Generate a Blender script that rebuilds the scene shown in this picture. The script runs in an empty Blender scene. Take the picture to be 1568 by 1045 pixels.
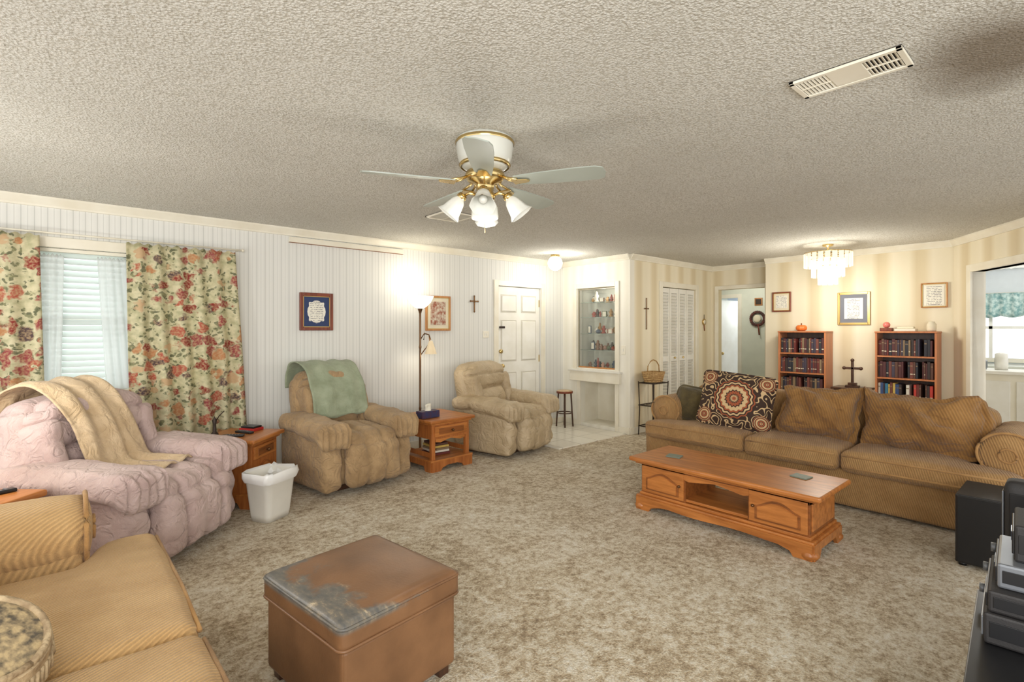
import bpy, bmesh, math, random
from mathutils import Vector, Matrix, noise
random.seed(7)
S=bpy.context.scene
try:
    S.view_settings.view_transform='Standard'
    S.view_settings.look='None'
except Exception as e: print(e)
# ------------------------------------------------------------ materials
def lin(c):
    r=[]
    for v in c[:3]:
        v=v/255.0
        r.append(v/12.92 if v<=0.04045 else ((v+0.055)/1.055)**2.4)
    return (r[0],r[1],r[2],1.0)
def nd(nt,t,ins=None,**props):
    n=nt.nodes.new(t)
    for k,v in props.items(): setattr(n,k,v)
    if ins:
        for k,v in ins.items():
            if isinstance(v,bpy.types.NodeSocket): nt.links.new(v,n.inputs[k])
            else: n.inputs[k].default_value=v
    return n
def ramp(nt,fac,stops,interp='LINEAR'):
    r=nd(nt,'ShaderNodeValToRGB',{'Fac':fac}); r.color_ramp.interpolation=interp
    el=r.color_ramp.elements
    while len(el)<len(stops): el.new(0.5)
    for e,(p,c) in zip(el,stops):
        e.position=p; e.color=c if len(c)==4 else (*c,1)
    return r.outputs['Color']
def mk(name):
    m=bpy.data.materials.new(name); m.use_nodes=True
    return m,m.node_tree,m.node_tree.nodes['Principled BSDF']
def obc(nt): return nd(nt,'ShaderNodeTexCoord').outputs['Object']
def math_(nt,op,a,b=0.0,c=None):
    ins={0:a,1:b}
    if c is not None: ins[2]=c
    return nd(nt,'ShaderNodeMath',ins,operation=op).outputs[0]
def noi(nt,v,s,d=3.0,r=0.5): return nd(nt,'ShaderNodeTexNoise',{'Vector':v,'Scale':s,'Detail':d,'Roughness':r}).outputs['Fac']
def bump(nt,b,h,strength,dist=0.01):
    n=nd(nt,'ShaderNodeBump',{'Height':h,'Strength':strength,'Distance':dist}); nt.links.new(n.outputs[0],b.inputs['Normal'])
def mixc(nt,f,a,b):
    n=nd(nt,'ShaderNodeMix',data_type='RGBA')
    for i,v in ((0,f),(6,a),(7,b)):
        if isinstance(v,bpy.types.NodeSocket): nt.links.new(v,n.inputs[i])
        else: n.inputs[i].default_value=v
    return n.outputs[2]
def simple(name,c,rough=.5,metal=0,c2=None,ns=5,bs=0,bscale=40,bd=.005,emis=0,ecol=None,alpha=None,trans=0,sheen=0):
    m,nt,b=mk(name); col=lin(c); v=obc(nt)
    c2l=lin(c2) if c2 else tuple([min(1,x*.93) for x in col[:3]])+(1,)
    nt.links.new(ramp(nt,noi(nt,v,ns),[(.35,col),(.65,c2l)]),b.inputs['Base Color'])
    b.inputs['Roughness'].default_value=rough; b.inputs['Metallic'].default_value=metal
    if bs: bump(nt,b,noi(nt,v,bscale,4),bs,bd)
    if emis:
        b.inputs['Emission Color'].default_value=lin(ecol or c); b.inputs['Emission Strength'].default_value=emis
    if trans: b.inputs['Transmission Weight'].default_value=trans
    if alpha is not None: b.inputs['Alpha'].default_value=alpha
    if sheen:
        b.inputs['Sheen Weight'].default_value=sheen
    return m
def wood(name,c,c2,axis=1,rough=.35):
    m,nt,b=mk(name); v=obc(nt); sc=[14,14,14]; sc[axis]=1.6
    mp=nd(nt,'ShaderNodeMapping',{'Vector':v,'Scale':tuple(sc)}).outputs[0]
    f=noi(nt,mp,1.8,6,.65)
    nt.links.new(ramp(nt,f,[(.3,lin(c2)),(.62,lin(c))]),b.inputs['Base Color'])
    b.inputs['Roughness'].default_value=rough; bump(nt,b,f,.15,.003); return m
def fabric(name,c,c2,ns=6,rib=0,ribdir=(1,0,0),crease=.5,fine=260,rough=.9,sheen=.15,csc=9,ribamt=.38):
    m,nt,b=mk(name); v=obc(nt)
    f=noi(nt,v,ns,5,.6)
    col=ramp(nt,f,[(.3,lin(c2)),(.7,lin(c))])
    h=math_(nt,'MULTIPLY',noi(nt,v,fine,2),.25)
    rd=math_(nt,'ABSOLUTE',math_(nt,'SUBTRACT',nd(nt,'ShaderNodeTexNoise',{'Vector':v,'Scale':csc,'Detail':3.0,'Roughness':.5,'Distortion':.6}).outputs['Fac'],.5))
    rdc=math_(nt,'MINIMUM',math_(nt,'MULTIPLY',rd,9.0),1.0)
    h=math_(nt,'ADD',h,math_(nt,'MULTIPLY',rdc,crease*.45))
    h=math_(nt,'ADD',h,math_(nt,'MULTIPLY',noi(nt,v,csc*.6,3),crease*.8))
    if rib:
        d=nd(nt,'ShaderNodeVectorMath',{0:v,1:ribdir},operation='DOT_PRODUCT').outputs['Value']
        wv=math_(nt,'SINE',math_(nt,'ADD',math_(nt,'MULTIPLY',d,rib),math_(nt,'MULTIPLY',noi(nt,v,12,2),3.0)))
        w=math_(nt,'MULTIPLY_ADD',wv,.5,.5)
        col=mixc(nt,math_(nt,'MULTIPLY',w,ribamt),col,lin(tuple(x*.70 for x in c2)))
        h=math_(nt,'ADD',h,math_(nt,'MULTIPLY',w,-.3))
    nt.links.new(col,b.inputs['Base Color']); b.inputs['Roughness'].default_value=rough
    b.inputs['Sheen Weight'].default_value=sheen; bump(nt,b,h,.6,.02); return m
def stripes(name,axis,period,stops,grain=.03,rough=.7,vec=None,age=.16):
    m,nt,b=mk(name); v=obc(nt)
    if vec: x=nd(nt,'ShaderNodeVectorMath',{0:v,1:vec},operation='DOT_PRODUCT').outputs['Value']
    else: x=nd(nt,'ShaderNodeSeparateXYZ',{0:v}).outputs[axis]
    f=math_(nt,'FRACT',math_(nt,'MULTIPLY',x,1/period))
    col=ramp(nt,f,[(p,lin(c)) for p,c in stops])
    col=mixc(nt,math_(nt,'MULTIPLY',noi(nt,v,1.3,4),age),col,lin((200,180,140)))
    nt.links.new(col,b.inputs['Base Color']); b.inputs['Roughness'].default_value=rough
    bump(nt,b,noi(nt,v,120,2),.1,.002); return m
# room materials
M_white=simple('white_paint',(236,234,226),.45,c2=(228,225,214))
M_trim=simple('trim_paint',(234,229,213),.4,c2=(226,219,200))
M_panel=stripes('beaded_wallpaper',0,.075,[(0,(184,185,180)),(.05,(222,222,217)),(.45,(227,227,222)),(.5,(200,200,195)),(.55,(227,227,222)),(.95,(220,220,215)),(1,(184,185,180))],age=.08)
M_entry=stripes('entry_wallpaper',1,.16,[(0,(230,226,212)),(.5,(238,235,224)),(1,(230,226,212))],age=.06)
W_st=[(0,(232,223,198)),(.25,(236,227,204)),(.45,(220,206,174)),(.65,(214,199,166)),(.85,(232,223,198)),(1,(232,223,198))]
M_wpx=stripes('striped_wallpaper_x',0,.36,W_st)
M_wpy=stripes('striped_wallpaper_y',1,.38,W_st)
M_wpd=stripes('striped_wallpaper_d',0,.34,W_st,vec=(.84,.54,0))
M_mint=simple('mint_paint',(216,219,204),.7)
M_kit=simple('kitchen_paint',(216,222,224),.7)
def ceiling_mat():
    m,nt,b=mk('popcorn_ceiling'); v=obc(nt)
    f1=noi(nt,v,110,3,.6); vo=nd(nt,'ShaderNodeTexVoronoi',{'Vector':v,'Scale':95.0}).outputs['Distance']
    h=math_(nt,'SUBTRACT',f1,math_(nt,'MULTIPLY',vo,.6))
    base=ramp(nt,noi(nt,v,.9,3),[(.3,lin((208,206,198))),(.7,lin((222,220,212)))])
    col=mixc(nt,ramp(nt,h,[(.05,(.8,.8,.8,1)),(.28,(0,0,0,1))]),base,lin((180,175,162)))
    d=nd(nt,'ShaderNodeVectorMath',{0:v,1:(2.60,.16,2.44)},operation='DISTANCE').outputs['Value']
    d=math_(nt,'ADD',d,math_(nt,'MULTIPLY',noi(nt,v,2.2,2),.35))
    col=mixc(nt,ramp(nt,d,[(.32,(.8,.8,.8,1)),(.60,(0,0,0,1))]),col,lin((104,86,60)))  # shadow patch painted into the ceiling colour as a soft brown blot
    nt.links.new(col,b.inputs['Base Color']); b.inputs['Roughness'].default_value=.95
    bump(nt,b,h,.85,.009); return m
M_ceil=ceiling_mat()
def carpet_mat():
    m,nt,b=mk('shag_carpet'); v=obc(nt)
    a=noi(nt,v,1.4,3,.6); e=noi(nt,v,7,3,.6); c=noi(nt,v,26,3,.65); d=noi(nt,v,90,3,.7)
    f=math_(nt,'ADD',math_(nt,'ADD',math_(nt,'MULTIPLY',a,.14),math_(nt,'MULTIPLY',e,.2)),math_(nt,'ADD',math_(nt,'MULTIPLY',c,.36),math_(nt,'MULTIPLY',d,.30)))
    col=ramp(nt,f,[(.40,lin((144,120,86))),(.465,lin((192,171,137))),(.525,lin((226,213,187))),(.62,lin((248,243,230)))])
    nt.links.new(col,b.inputs['Base Color']); b.inputs['Roughness'].default_value=1
    b.inputs['Sheen Weight'].default_value=.2
    h=math_(nt,'ADD',math_(nt,'MULTIPLY',c,.8),d); bump(nt,b,h,1.0,.02); return m
M_carpet=carpet_mat()
def tile_mat():
    m,nt,b=mk('entry_tile'); v=obc(nt)
    br=nd(nt,'ShaderNodeTexBrick',{'Vector':v,'Scale':1.0,'Color1':lin((236,232,220)),'Color2':lin((230,224,210)),'Mortar':lin((196,190,174)),'Mortar Size':.006,'Brick Width':.32,'Row Height':.32})
    br.offset=0; nt.links.new(br.outputs['Color'],b.inputs['Base Color']); b.inputs['Roughness'].default_value=.2; return m
M_tile=tile_mat()
M_oak=wood('honey_oak',(194,124,62),(148,86,36),0)
M_oakd=wood('honey_oak_dark',(154,92,44),(102,58,26),0)
M_oakz=wood('honey_oak_vertical',(182,112,56),(138,76,34),2)
M_case=wood('bookcase_veneer',(194,124,78),(166,98,58),2)
M_cher=wood('cherry_frame',(132,62,32),(90,38,20),2)
M_light=wood('light_frame',(196,138,80),(160,104,54),2)
M_dark=wood('dark_wood',(84,54,36),(54,34,24),2)
M_gold=simple('gold_metal',(200,168,104),.35,.7)
M_brass=simple('polished_brass',(214,188,130),.22,1)
M_black=simple('black_plastic',(20,20,22),.35)
M_blackm=simple('black_vinyl',(38,36,36),.6,bs=.2,bscale=200)
M_silver=simple('silver_plastic',(124,128,134),.35,.4)
M_iron=simple('dark_iron',(60,48,40),.5,.5)
M_bronze=simple('bronze_pole',(112,82,54),.35,.8)
M_frost=simple('frosted_glass',(222,222,214),.3,emis=.03)
M_globe=simple('lit_globe',(255,250,235),.3,emis=2.5)
M_bowl=simple('lit_bowl',(255,248,228),.3,emis=2.0)
M_blade=simple('fan_blade_grey',(164,170,160),.4)
M_fanw=simple('fan_white',(214,214,204),.25)
def glassmat(name,tint,gloss):
    m,nt,b=mk(name); t=nd(nt,'ShaderNodeBsdfTransparent',{'Color':lin(tint)}); g=nd(nt,'ShaderNodeBsdfGlossy',{'Roughness':.03})
    g2=nd(nt,'ShaderNodeMixShader',{0:gloss,1:t.outputs[0],2:g.outputs[0]}); nt.links.new(g2.outputs[0],nt.nodes['Material Output'].inputs['Surface']); nt.nodes.remove(b); return m
M_glass=glassmat('clear_glass',(252,253,252),.06)
M_crys=simple('crystal_panel',(255,252,240),.1,alpha=.5,emis=.35)
M_pink=fabric('mauve_velour',(208,186,180),(178,152,146),4,crease=1.3,csc=11)
M_suede=fabric('camel_suede',(184,154,114),(142,114,78),4,crease=1.3,csc=10)
M_leath=fabric('beige_leather',(200,180,148),(168,147,114),5,crease=1.0,rough=.38,sheen=0,csc=10)
M_sofa=fabric('tan_chenille',(190,150,98),(160,120,70),5,rib=420,ribdir=(1,.25,.3),crease=.35)
M_sofac=fabric('brown_corduroy',(170,126,70),(132,92,44),5,rib=300,ribdir=(1,.2,.5),crease=1.8,csc=6)
M_sofa2=fabric('light_chenille',(220,182,128),(196,156,102),5,rib=420,ribdir=(1,.6,.3),crease=.35,ribamt=.42)
M_pipe=fabric('piping',(186,144,90),(150,110,62))
M_green=fabric('green_throw',(166,174,148),(138,148,120),8)
M_beige=fabric('beige_throw',(214,190,156),(190,163,126),8,crease=1.2)
M_olive=fabric('olive_velvet',(104,90,52),(66,56,32),8)
def sheer():
    m,nt,b=mk('sheer_curtain'); b.inputs['Base Color'].default_value=lin((236,238,238)); b.inputs['Roughness'].default_value=.9
    tr=nd(nt,'ShaderNodeBsdfTranslucent',{'Color':lin((236,240,239))}); tp=nd(nt,'ShaderNodeBsdfTransparent')
    m1=nd(nt,'ShaderNodeMixShader',{0:.5,1:b.outputs[0],2:tr.outputs[0]}); m2=nd(nt,'ShaderNodeMixShader',{0:.4,1:m1.outputs[0],2:tp.outputs[0]})
    nt.links.new(m2.outputs[0],nt.nodes['Material Output'].inputs['Surface']); return m
M_sheer=sheer()
def blindm():
    m,nt,b=mk('blind_slat'); b.inputs['Base Color'].default_value=lin((232,236,234))
    tr=nd(nt,'ShaderNodeBsdfTranslucent',{'Color':lin((206,216,212))})
    m1=nd(nt,'ShaderNodeMixShader',{0:.4,1:b.outputs[0],2:tr.outputs[0]}); nt.links.new(m1.outputs[0],nt.nodes['Material Output'].inputs['Surface']); return m
M_blind=blindm()
def floral():
    m,nt,b=mk('floral_drapery'); v=obc(nt)
    mp=nd(nt,'ShaderNodeMapping',{'Vector':v,'Scale':(1,.0,1)}).outputs[0]
    w=nd(nt,'ShaderNodeTexNoise',{'Vector':mp,'Scale':13.0,'Detail':3.0}).outputs['Color']
    mv=nd(nt,'ShaderNodeVectorMath',{0:mp,1:nd(nt,'ShaderNodeVectorMath',{0:w,'Scale':.16},operation='SCALE').outputs[0]},operation='ADD').outputs[0]
    base=ramp(nt,noi(nt,mp,20,3),[(.35,lin((198,194,154))),(.6,lin((230,222,188)))])
    lf=nd(nt,'ShaderNodeTexVoronoi',{'Vector':mv,'Scale':22.0})
    c1=mixc(nt,ramp(nt,lf.outputs['Distance'],[(.30,(.85,.85,.85,1)),(.42,(0,0,0,1))]),base,ramp(nt,noi(nt,mp,34,2),[(.4,lin((92,98,70))),(.6,lin((146,146,106)))]))
    fl=nd(nt,'ShaderNodeTexVoronoi',{'Vector':mv,'Scale':10.0})
    sp=nd(nt,'ShaderNodeSeparateColor',{0:fl.outputs['Color']})
    fc=ramp(nt,sp.outputs[0],[(0,lin((158,62,56))),(.25,lin((196,104,84))),(.42,lin((208,150,104))),(.55,lin((220,190,150))),(.68,lin((172,84,84))),(.9,lin((104,84,84)))],'CONSTANT')
    fc=mixc(nt,ramp(nt,noi(nt,mp,60,3),[(.42,(0,0,0,1)),(.62,(.7,.7,.7,1))]),fc,lin((214,186,144)))
    mask=math_(nt,'MULTIPLY',ramp(nt,fl.outputs['Distance'],[(.38,(1,1,1,1)),(.52,(0,0,0,1))]),math_(nt,'GREATER_THAN',sp.outputs[1],.28))
    c2=mixc(nt,mask,c1,fc)
    nt.links.new(c2,b.inputs['Base Color']); b.inputs['Roughness'].default_value=.9
    tr=nd(nt,'ShaderNodeBsdfTranslucent',{'Color':c2}); mx=nd(nt,'ShaderNodeMixShader',{0:.35,1:b.outputs[0],2:tr.outputs[0]})
    nt.links.new(mx.outputs[0],nt.nodes['Material Output'].inputs['Surface']); return m
M_floral=floral()
def medallion():
    m,nt,b=mk('medallion_tapestry'); v=obc(nt)
    s=nd(nt,'ShaderNodeSeparateXYZ',{0:v}); x=s.outputs[0]; z=s.outputs[2]
    r=math_(nt,'SQRT',math_(nt,'ADD',math_(nt,'POWER',math_(nt,'ABSOLUTE',x),2.0),math_(nt,'POWER',math_(nt,'ABSOLUTE',z),2.0)))
    a=math_(nt,'ARCTAN2',z,x)
    pet=math_(nt,'MULTIPLY',math_(nt,'SINE',math_(nt,'MULTIPLY',a,16.0)),.006)
    rr=math_(nt,'ADD',r,pet)
    D=lin((62,44,34));C=lin((208,178,132));R=lin((160,86,54))
    def rings(src,sc=1.0): return ramp(nt,math_(nt,'MULTIPLY',src,5.2*sc),[(0,R),(.10,C),(.16,D),(.22,R),(.36,D),(.42,C),(.60,R),(.68,D),(.74,C),(.82,D),(.88,R),(.94,D)],'CONSTANT')
    med=rings(rr)
    ax=math_(nt,'SUBTRACT',math_(nt,'ABSOLUTE',x),.255); az=math_(nt,'SUBTRACT',math_(nt,'ABSOLUTE',z),.185)
    r2=math_(nt,'SQRT',math_(nt,'ADD',math_(nt,'POWER',math_(nt,'ABSOLUTE',ax),2.0),math_(nt,'POWER',math_(nt,'ABSOLUTE',az),2.0)))
    n=math_(nt,'SINE',math_(nt,'MULTIPLY',noi(nt,v,9,1),48.0))
    vine=mixc(nt,math_(nt,'GREATER_THAN',n,.6),D,C)
    col=mixc(nt,math_(nt,'LESS_THAN',r2,.07),vine,rings(r2,2.6))
    col=mixc(nt,math_(nt,'GREATER_THAN',rr,.185),med,col)
    nt.links.new(col,b.inputs['Base Color']); b.inputs['Roughness'].default_value=.9
    bump(nt,b,noi(nt,v,200,2),.4,.005); return m
M_med=medallion()
def worn():
    m,nt,b=mk('worn_leather'); v=obc(nt); s=nd(nt,'ShaderNodeSeparateXYZ',{0:v})
    g=math_(nt,'ADD',math_(nt,'MULTIPLY',s.outputs[0],-1.3),math_(nt,'MULTIPLY',s.outputs[1],-.05))
    ed=math_(nt,'MAXIMUM',math_(nt,'ABSOLUTE',s.outputs[0]),math_(nt,'MULTIPLY',math_(nt,'ABSOLUTE',s.outputs[1]),.92))
    k=math_(nt,'ADD',math_(nt,'ADD',g,noi(nt,v,6,8,.62)),math_(nt,'MULTIPLY',math_(nt,'POWER',math_(nt,'MULTIPLY',ed,3.6),16.0),.26))
    mask=math_(nt,'MULTIPLY',ramp(nt,k,[(.64,(0,0,0,1)),(.76,(.9,.9,.9,1))]),ramp(nt,s.outputs[2],[(.385,(0,0,0,1)),(.40,(1,1,1,1))]))
    brown=ramp(nt,noi(nt,v,5,4),[(.3,lin((106,74,48))),(.7,lin((136,98,66)))])
    mp=nd(nt,'ShaderNodeMapping',{'Vector':v,'Scale':(2.4,1,1),'Rotation':(0,0,.5)}).outputs[0]
    wc=ramp(nt,noi(nt,mp,13,8,.72),[(.36,lin((84,88,88))),(.54,lin((110,108,100))),(.61,lin((140,130,112))),(.68,lin((196,180,150)))])
    nt.links.new(mixc(nt,mask,brown,wc),b.inputs['Base Color'])
    b.inputs['Roughness'].default_value=.38; bump(nt,b,noi(nt,v,90,3),.15,.004); return m
M_worn=worn()
# ------------------------------------------------------------ builders
def xf(rot,c):
    m=Matrix.Translation(Vector(c))
    if rot: m=m@Matrix.Rotation(rot[2],4,'Z')@Matrix.Rotation(rot[1],4,'Y')@Matrix.Rotation(rot[0],4,'X')
    return m
class B:
    def __init__(s): s.bm=bmesh.new(); s.mats=[]
    def mi(s,m):
        if m not in s.mats: s.mats.append(m)
        return s.mats.index(m)
    def add(s,t,m,M=None,smooth=False):
        i=s.mi(m)
        for f in t.faces: f.material_index=i; f.smooth=smooth
        if M is not None: bmesh.ops.transform(t,matrix=M,verts=t.verts)
        bmesh.ops.recalc_face_normals(t,faces=t.faces)
        me=bpy.data.meshes.new('tmp'); t.to_mesh(me); t.free(); s.bm.from_mesh(me); bpy.data.meshes.remove(me)
    def box(s,c,size,m,bev=0,rot=None,seg=2):
        t=bmesh.new(); bmesh.ops.create_cube(t,size=1); bmesh.ops.scale(t,vec=size,verts=t.verts)
        if bev: bmesh.ops.bevel(t,geom=t.edges[:],offset=bev,segments=seg,affect='EDGES',profile=.5)
        s.add(t,m,xf(rot,c))
    def bx(s,x0,x1,y0,y1,z0,z1,m,bev=0): s.box(((x0+x1)/2,(y0+y1)/2,(z0+z1)/2),(abs(x1-x0),abs(y1-y0),abs(z1-z0)),m,bev)
    def cyl(s,c,r,h,m,r2=None,seg=24,rot=None,caps=True):
        t=bmesh.new(); bmesh.ops.create_cone(t,cap_ends=caps,segments=seg,radius1=r,radius2=r if r2 is None else r2,depth=h)
        s.add(t,m,xf(rot,c),True)
    def sph(s,c,r,m,sc=(1,1,1),seg=20,rot=None):
        t=bmesh.new(); bmesh.ops.create_uvsphere(t,u_segments=seg,v_segments=max(8,seg//2),radius=r)
        bmesh.ops.scale(t,vec=sc,verts=t.verts); s.add(t,m,xf(rot,c),True)
    def lathe(s,prof,m,c=(0,0,0),seg=28,rot=None,flute=None):
        t=bmesh.new(); rings=[]
        for r,z in prof:
            ring=[]
            for i in range(seg):
                a=2*math.pi*i/seg; q=r*(1+(flute[1]*math.cos(flute[0]*a) if flute else 0))
                ring.append(t.verts.new((q*math.cos(a),q*math.sin(a),z)))
            rings.append(ring)
        for a,b in zip(rings,rings[1:]):
            for i in range(seg):
                j=(i+1)%seg; t.faces.new((a[i],a[j],b[j],b[i]))
        s.add(t,m,xf(rot,c),True)
    def loft(s,rings,m,M=None,caps=(True,True),smooth=True):
        t=bmesh.new(); rs=[[t.verts.new(p) for p in r] for r in rings]; n=len(rs[0])
        for a,b in zip(rs,rs[1:]):
            for i in range(n):
                j=(i+1)%n; t.faces.new((a[i],a[j],b[j],b[i]))
        if caps[0]: t.faces.new(rs[0])
        if caps[1]: t.faces.new(rs[-1])
        s.add(t,m,M,smooth)
    def tube(s,pts,r,m,seg=8):
        pts=[Vector(p) for p in pts]; rings=[]
        for i,p in enumerate(pts):
            d=(pts[min(i+1,len(pts)-1)]-pts[max(i-1,0)]).normalized()
            up=Vector((0,0,1)) if abs(d.z)<.9 else Vector((1,0,0))
            a=d.cross(up).normalized(); b=d.cross(a).normalized()
            rr=r[i] if isinstance(r,(list,tuple)) else r
            rings.append([p+a*rr*math.cos(2*math.pi*k/seg)+b*rr*math.sin(2*math.pi*k/seg) for k in range(seg)])
        s.loft(rings,m)
    def prism(s,poly,h,m,M=None,bev=0):
        t=bmesh.new(); vs=[t.verts.new((x,y,0)) for x,y in poly]; f=t.faces.new(vs)
        r=bmesh.ops.extrude_face_region(t,geom=[f]); bmesh.ops.translate(t,vec=(0,0,h),verts=[v for v in r['geom'] if isinstance(v,bmesh.types.BMVert)])
        if bev: bmesh.ops.bevel(t,geom=t.edges[:],offset=bev,segments=2,affect='EDGES')
        s.add(t,m,M)
    def soft(s,c,half,m,r=.06,n=14,puff=(0,0,0),nz=(.006,5),rot=None,fn=None,chan=None,seed=None):
        t=bmesh.new(); bmesh.ops.create_cube(t,size=2)
        bmesh.ops.subdivide_edges(t,edges=t.edges[:],cuts=n,use_grid_fill=True)
        sd=random.random()*50 if seed is None else seed; H=Vector(half); r=min(r,min(half)*.98)
        for v in t.verts:
            p=v.co.copy()
            e=Vector([math.copysign(1-(1-abs(k))**1.35,k) for k in p])
            q=Vector([e[i]*H[i] for i in range(3)])
            inn=Vector([max(-(H[i]-r),min(H[i]-r,q[i])) for i in range(3)])
            d=q-inn
            if d.length>1e-6: q=inn+d.normalized()*r
            for i in range(3):
                j,k=(i+1)%3,(i+2)%3
                q[i]+=puff[i]*e[i]*(1-e[j]**2)*(1-e[k]**2)
            if chan:
                for ax,pos,w,dep in chan:
                    g=math.exp(-(abs(e[ax]-pos)/w)**1.3)
                    for i in range(3):
                        if i!=ax: q[i]-=math.copysign(min(dep*g,abs(q[i])*.5),q[i])*(1 if abs(q[i])>H[i]*.3 else abs(q[i])/(H[i]*.3))
            if fn: q=fn(q,e)
            nv=noise.noise_vector(q*nz[1]+Vector((sd,sd,sd))); n2=noise.noise_vector(q*nz[1]*2.7+Vector((sd,3,sd)))
            q+=nv*nz[0]+n2*nz[0]*.45
            v.co=q
        s.add(t,m,xf(rot,c),True)
    def out(s,name,loc=(0,0,0),rz=0,parent=None,rot=None,solid=0):
        me=bpy.data.meshes.new(name); s.bm.to_mesh(me); s.bm.free()
        for m in s.mats: me.materials.append(m)
        o=bpy.data.objects.new(name,me); S.collection.objects.link(o)
        o.location=loc; o.rotation_euler=rot if rot else (0,0,rz)
        if parent: o.parent=parent
        if solid:
            k=o.modifiers.new('sol','SOLIDIFY'); k.thickness=solid
        return o
def empty(name,loc=(0,0,0),rz=0):
    o=bpy.data.objects.new(name,None); S.collection.objects.link(o); o.location=loc; o.rotation_euler=(0,0,rz); return o
def rr(w,d,r,z,n=5,wob=0,seed=0):
    pts=[]
    for cx,cy,a0 in ((w/2-r,d/2-r,0),(-w/2+r,d/2-r,90),(-w/2+r,-d/2+r,180),(w/2-r,-d/2+r,270)):
        for i in range(n+1):
            a=math.radians(a0+90*i/n); k=wob*noise.noise(Vector((cx*9+i,cy*9,seed+z*20))) if wob else 0
            pts.append(Vector((cx+(r+k)*math.cos(a),cy+(r+k)*math.sin(a),z+k)))
    return pts
H=2.44
# ------------------------------------------------------------ room shell
def wall(name,axis,c0,c1,a0,a1,m,holes=(),z1=H):
    b=B(); As=sorted({a0,a1,*[h[0] for h in holes],*[h[1] for h in holes]}); Zs=sorted({0,z1,*[h[2] for h in holes],*[h[3] for h in holes]})
    for i in range(len(As)-1):
        for j in range(len(Zs)-1):
            ma=(As[i]+As[i+1])/2; mz=(Zs[j]+Zs[j+1])/2
            if any(h[0]<ma<h[1] and h[2]<mz<h[3] for h in holes): continue
            if axis=='x': b.bx(As[i],As[i+1],c0,c1,Zs[j],Zs[j+1],m)
            else: b.bx(c0,c1,As[i],As[i+1],Zs[j],Zs[j+1],m)
    return b.out(name)
YW=5.35; XD=5.75; YC=4.12; XH=7.98; XB=7.65
b=B(); b.bx(-1.6,12,-2.2,6.6,-.06,0,M_carpet); b.out('floor')
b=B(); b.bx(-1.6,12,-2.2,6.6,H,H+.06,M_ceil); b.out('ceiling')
b=B(); b.bx(4.42,XD-.02,4.17,YW-.02,0.0,.012,M_tile); b.out('floor_tile')
wall('wall_left','x',YW,YW+.12,-1.6,XD+.5,M_panel,[(-.28,1.12,.92,2.06),(4.46,5.28,0,2.02)])
NI=(4.36,5.06,.86,2.02); NL=(4.36,4.99,.06,.66)
wall('wall_entry','y',XD,XD+.1,YC,YW+.12,M_entry,[NI,NL])
wall('wall_closet','x',YC,YC+.1,XD+.1,XH,M_wpx,[(6.52,7.46,0,2.04)])
wall('wall_hall','y',XH,XH+.1,2.95,YC+.1,M_wpy,[(3.27,4.0,0,2.06)])
wall('wall_back','y',XB,XB+.1,1.05,3.13,M_wpy)
b=B(); b.bx(XB+.1,XH,3.03,3.13,0,H,M_wpx); b.out('wall_return')
wall('wall_hall_far','y',9.6,9.7,3.1,5.6,M_mint,[(4.43,4.97,0,2.02)])
b=B(); b.bx(XH+.1,9.6,3.1,3.2,0,H,M_mint); b.out('wall_hall_right')
b=B(); b.bx(XD+.1,12,5.5,5.6,0,H,M_mint); b.out('wall_hall_left')
b=B(); b.bx(11.4,11.5,3.2,5.5,0,H,simple('bedroom_paint',(206,216,230),.8)); b.out('wall_bedroom')
b=B(); b.box((10.15,4.78,1.0),(.95,.04,2.0),M_white,.004,rot=(0,0,math.radians(-12))); b.sph((9.78,4.82,.95),.03,M_brass); b.out('door_bedroom')
P0=Vector((XB,1.05,0)); dd=Vector((-.84,-.54,0)).normalized(); ang=math.atan2(dd.y,dd.x)
b=B()
b.bx(0,.36,0,.1,0,H,M_wpd); b.bx(.36,1.5,0,.1,2.04,H,M_wpd); b.bx(1.5,2.6,0,.1,0,H,M_wpd)
o=b.out('wall_kitchen',P0,ang)
b=B()
b.bx(.28,.36,-.02,.12,0,2.12,M_trim,.004); b.bx(1.5,1.58,-.02,.12,0,2.12,M_trim,.004); b.bx(.36,1.5,-.02,.12,2.04,2.12,M_trim,.004)
b.out('trim_kitchen',P0,ang)
def crown(name,p,q,nrm):
    p=Vector(p);q=Vector(q);L=(q-p).length;a=math.atan2((q-p).y,(q-p).x)
    b=B(); b.prism([(0,0),(.055,0),(.055,-.015),(.02,-.06),(.02,-.075),(0,-.075)],L,M_trim,Matrix(((0,0,1,0),(nrm,0,0,0),(0,1,0,H),(0,0,0,1))))
    b.out(name,(p.x,p.y,0),a)
crown('trim_crown_left',(-1.6,YW,0),(XD,YW,0),-1)
crown('trim_crown_entry',(XD,YC,0),(XD,YW,0),1)
crown('trim_crown_closet',(XD,YC,0),(XH,YC,0),-1)
crown('trim_crown_hall',(XH,3.13,0),(XH,YC,0),1)
crown('trim_crown_back',(XB,1.05,0),(XB,3.13,0),1)
crown('trim_crown_kitchen',P0,P0+dd*2.6,-1)
b=B(); b.bx(-1.6,4.38,YW-.015,YW,0,.09,M_trim,.003); b.bx(5.36,XD,YW-.015,YW,.012,.09,M_trim,.003); b.out('baseboard_left')
b=B(); b.bx(XD-.015,XD,YC,4.34,0,.09,M_trim,.003); b.bx(XD-.015,XD,5.02,YW-.02,.012,.09,M_trim,.003); b.out('baseboard_entry')
b=B(); b.bx(XD,6.44,YC-.015,YC,0,.09,M_trim,.003); b.bx(7.54,XH,YC-.015,YC,0,.09,M_trim,.003); b.out('baseboard_closet')
b=B(); b.bx(XB-.015,XB,1.05,3.13,0,.09,M_trim,.003); b.out('baseboard_back')
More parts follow.
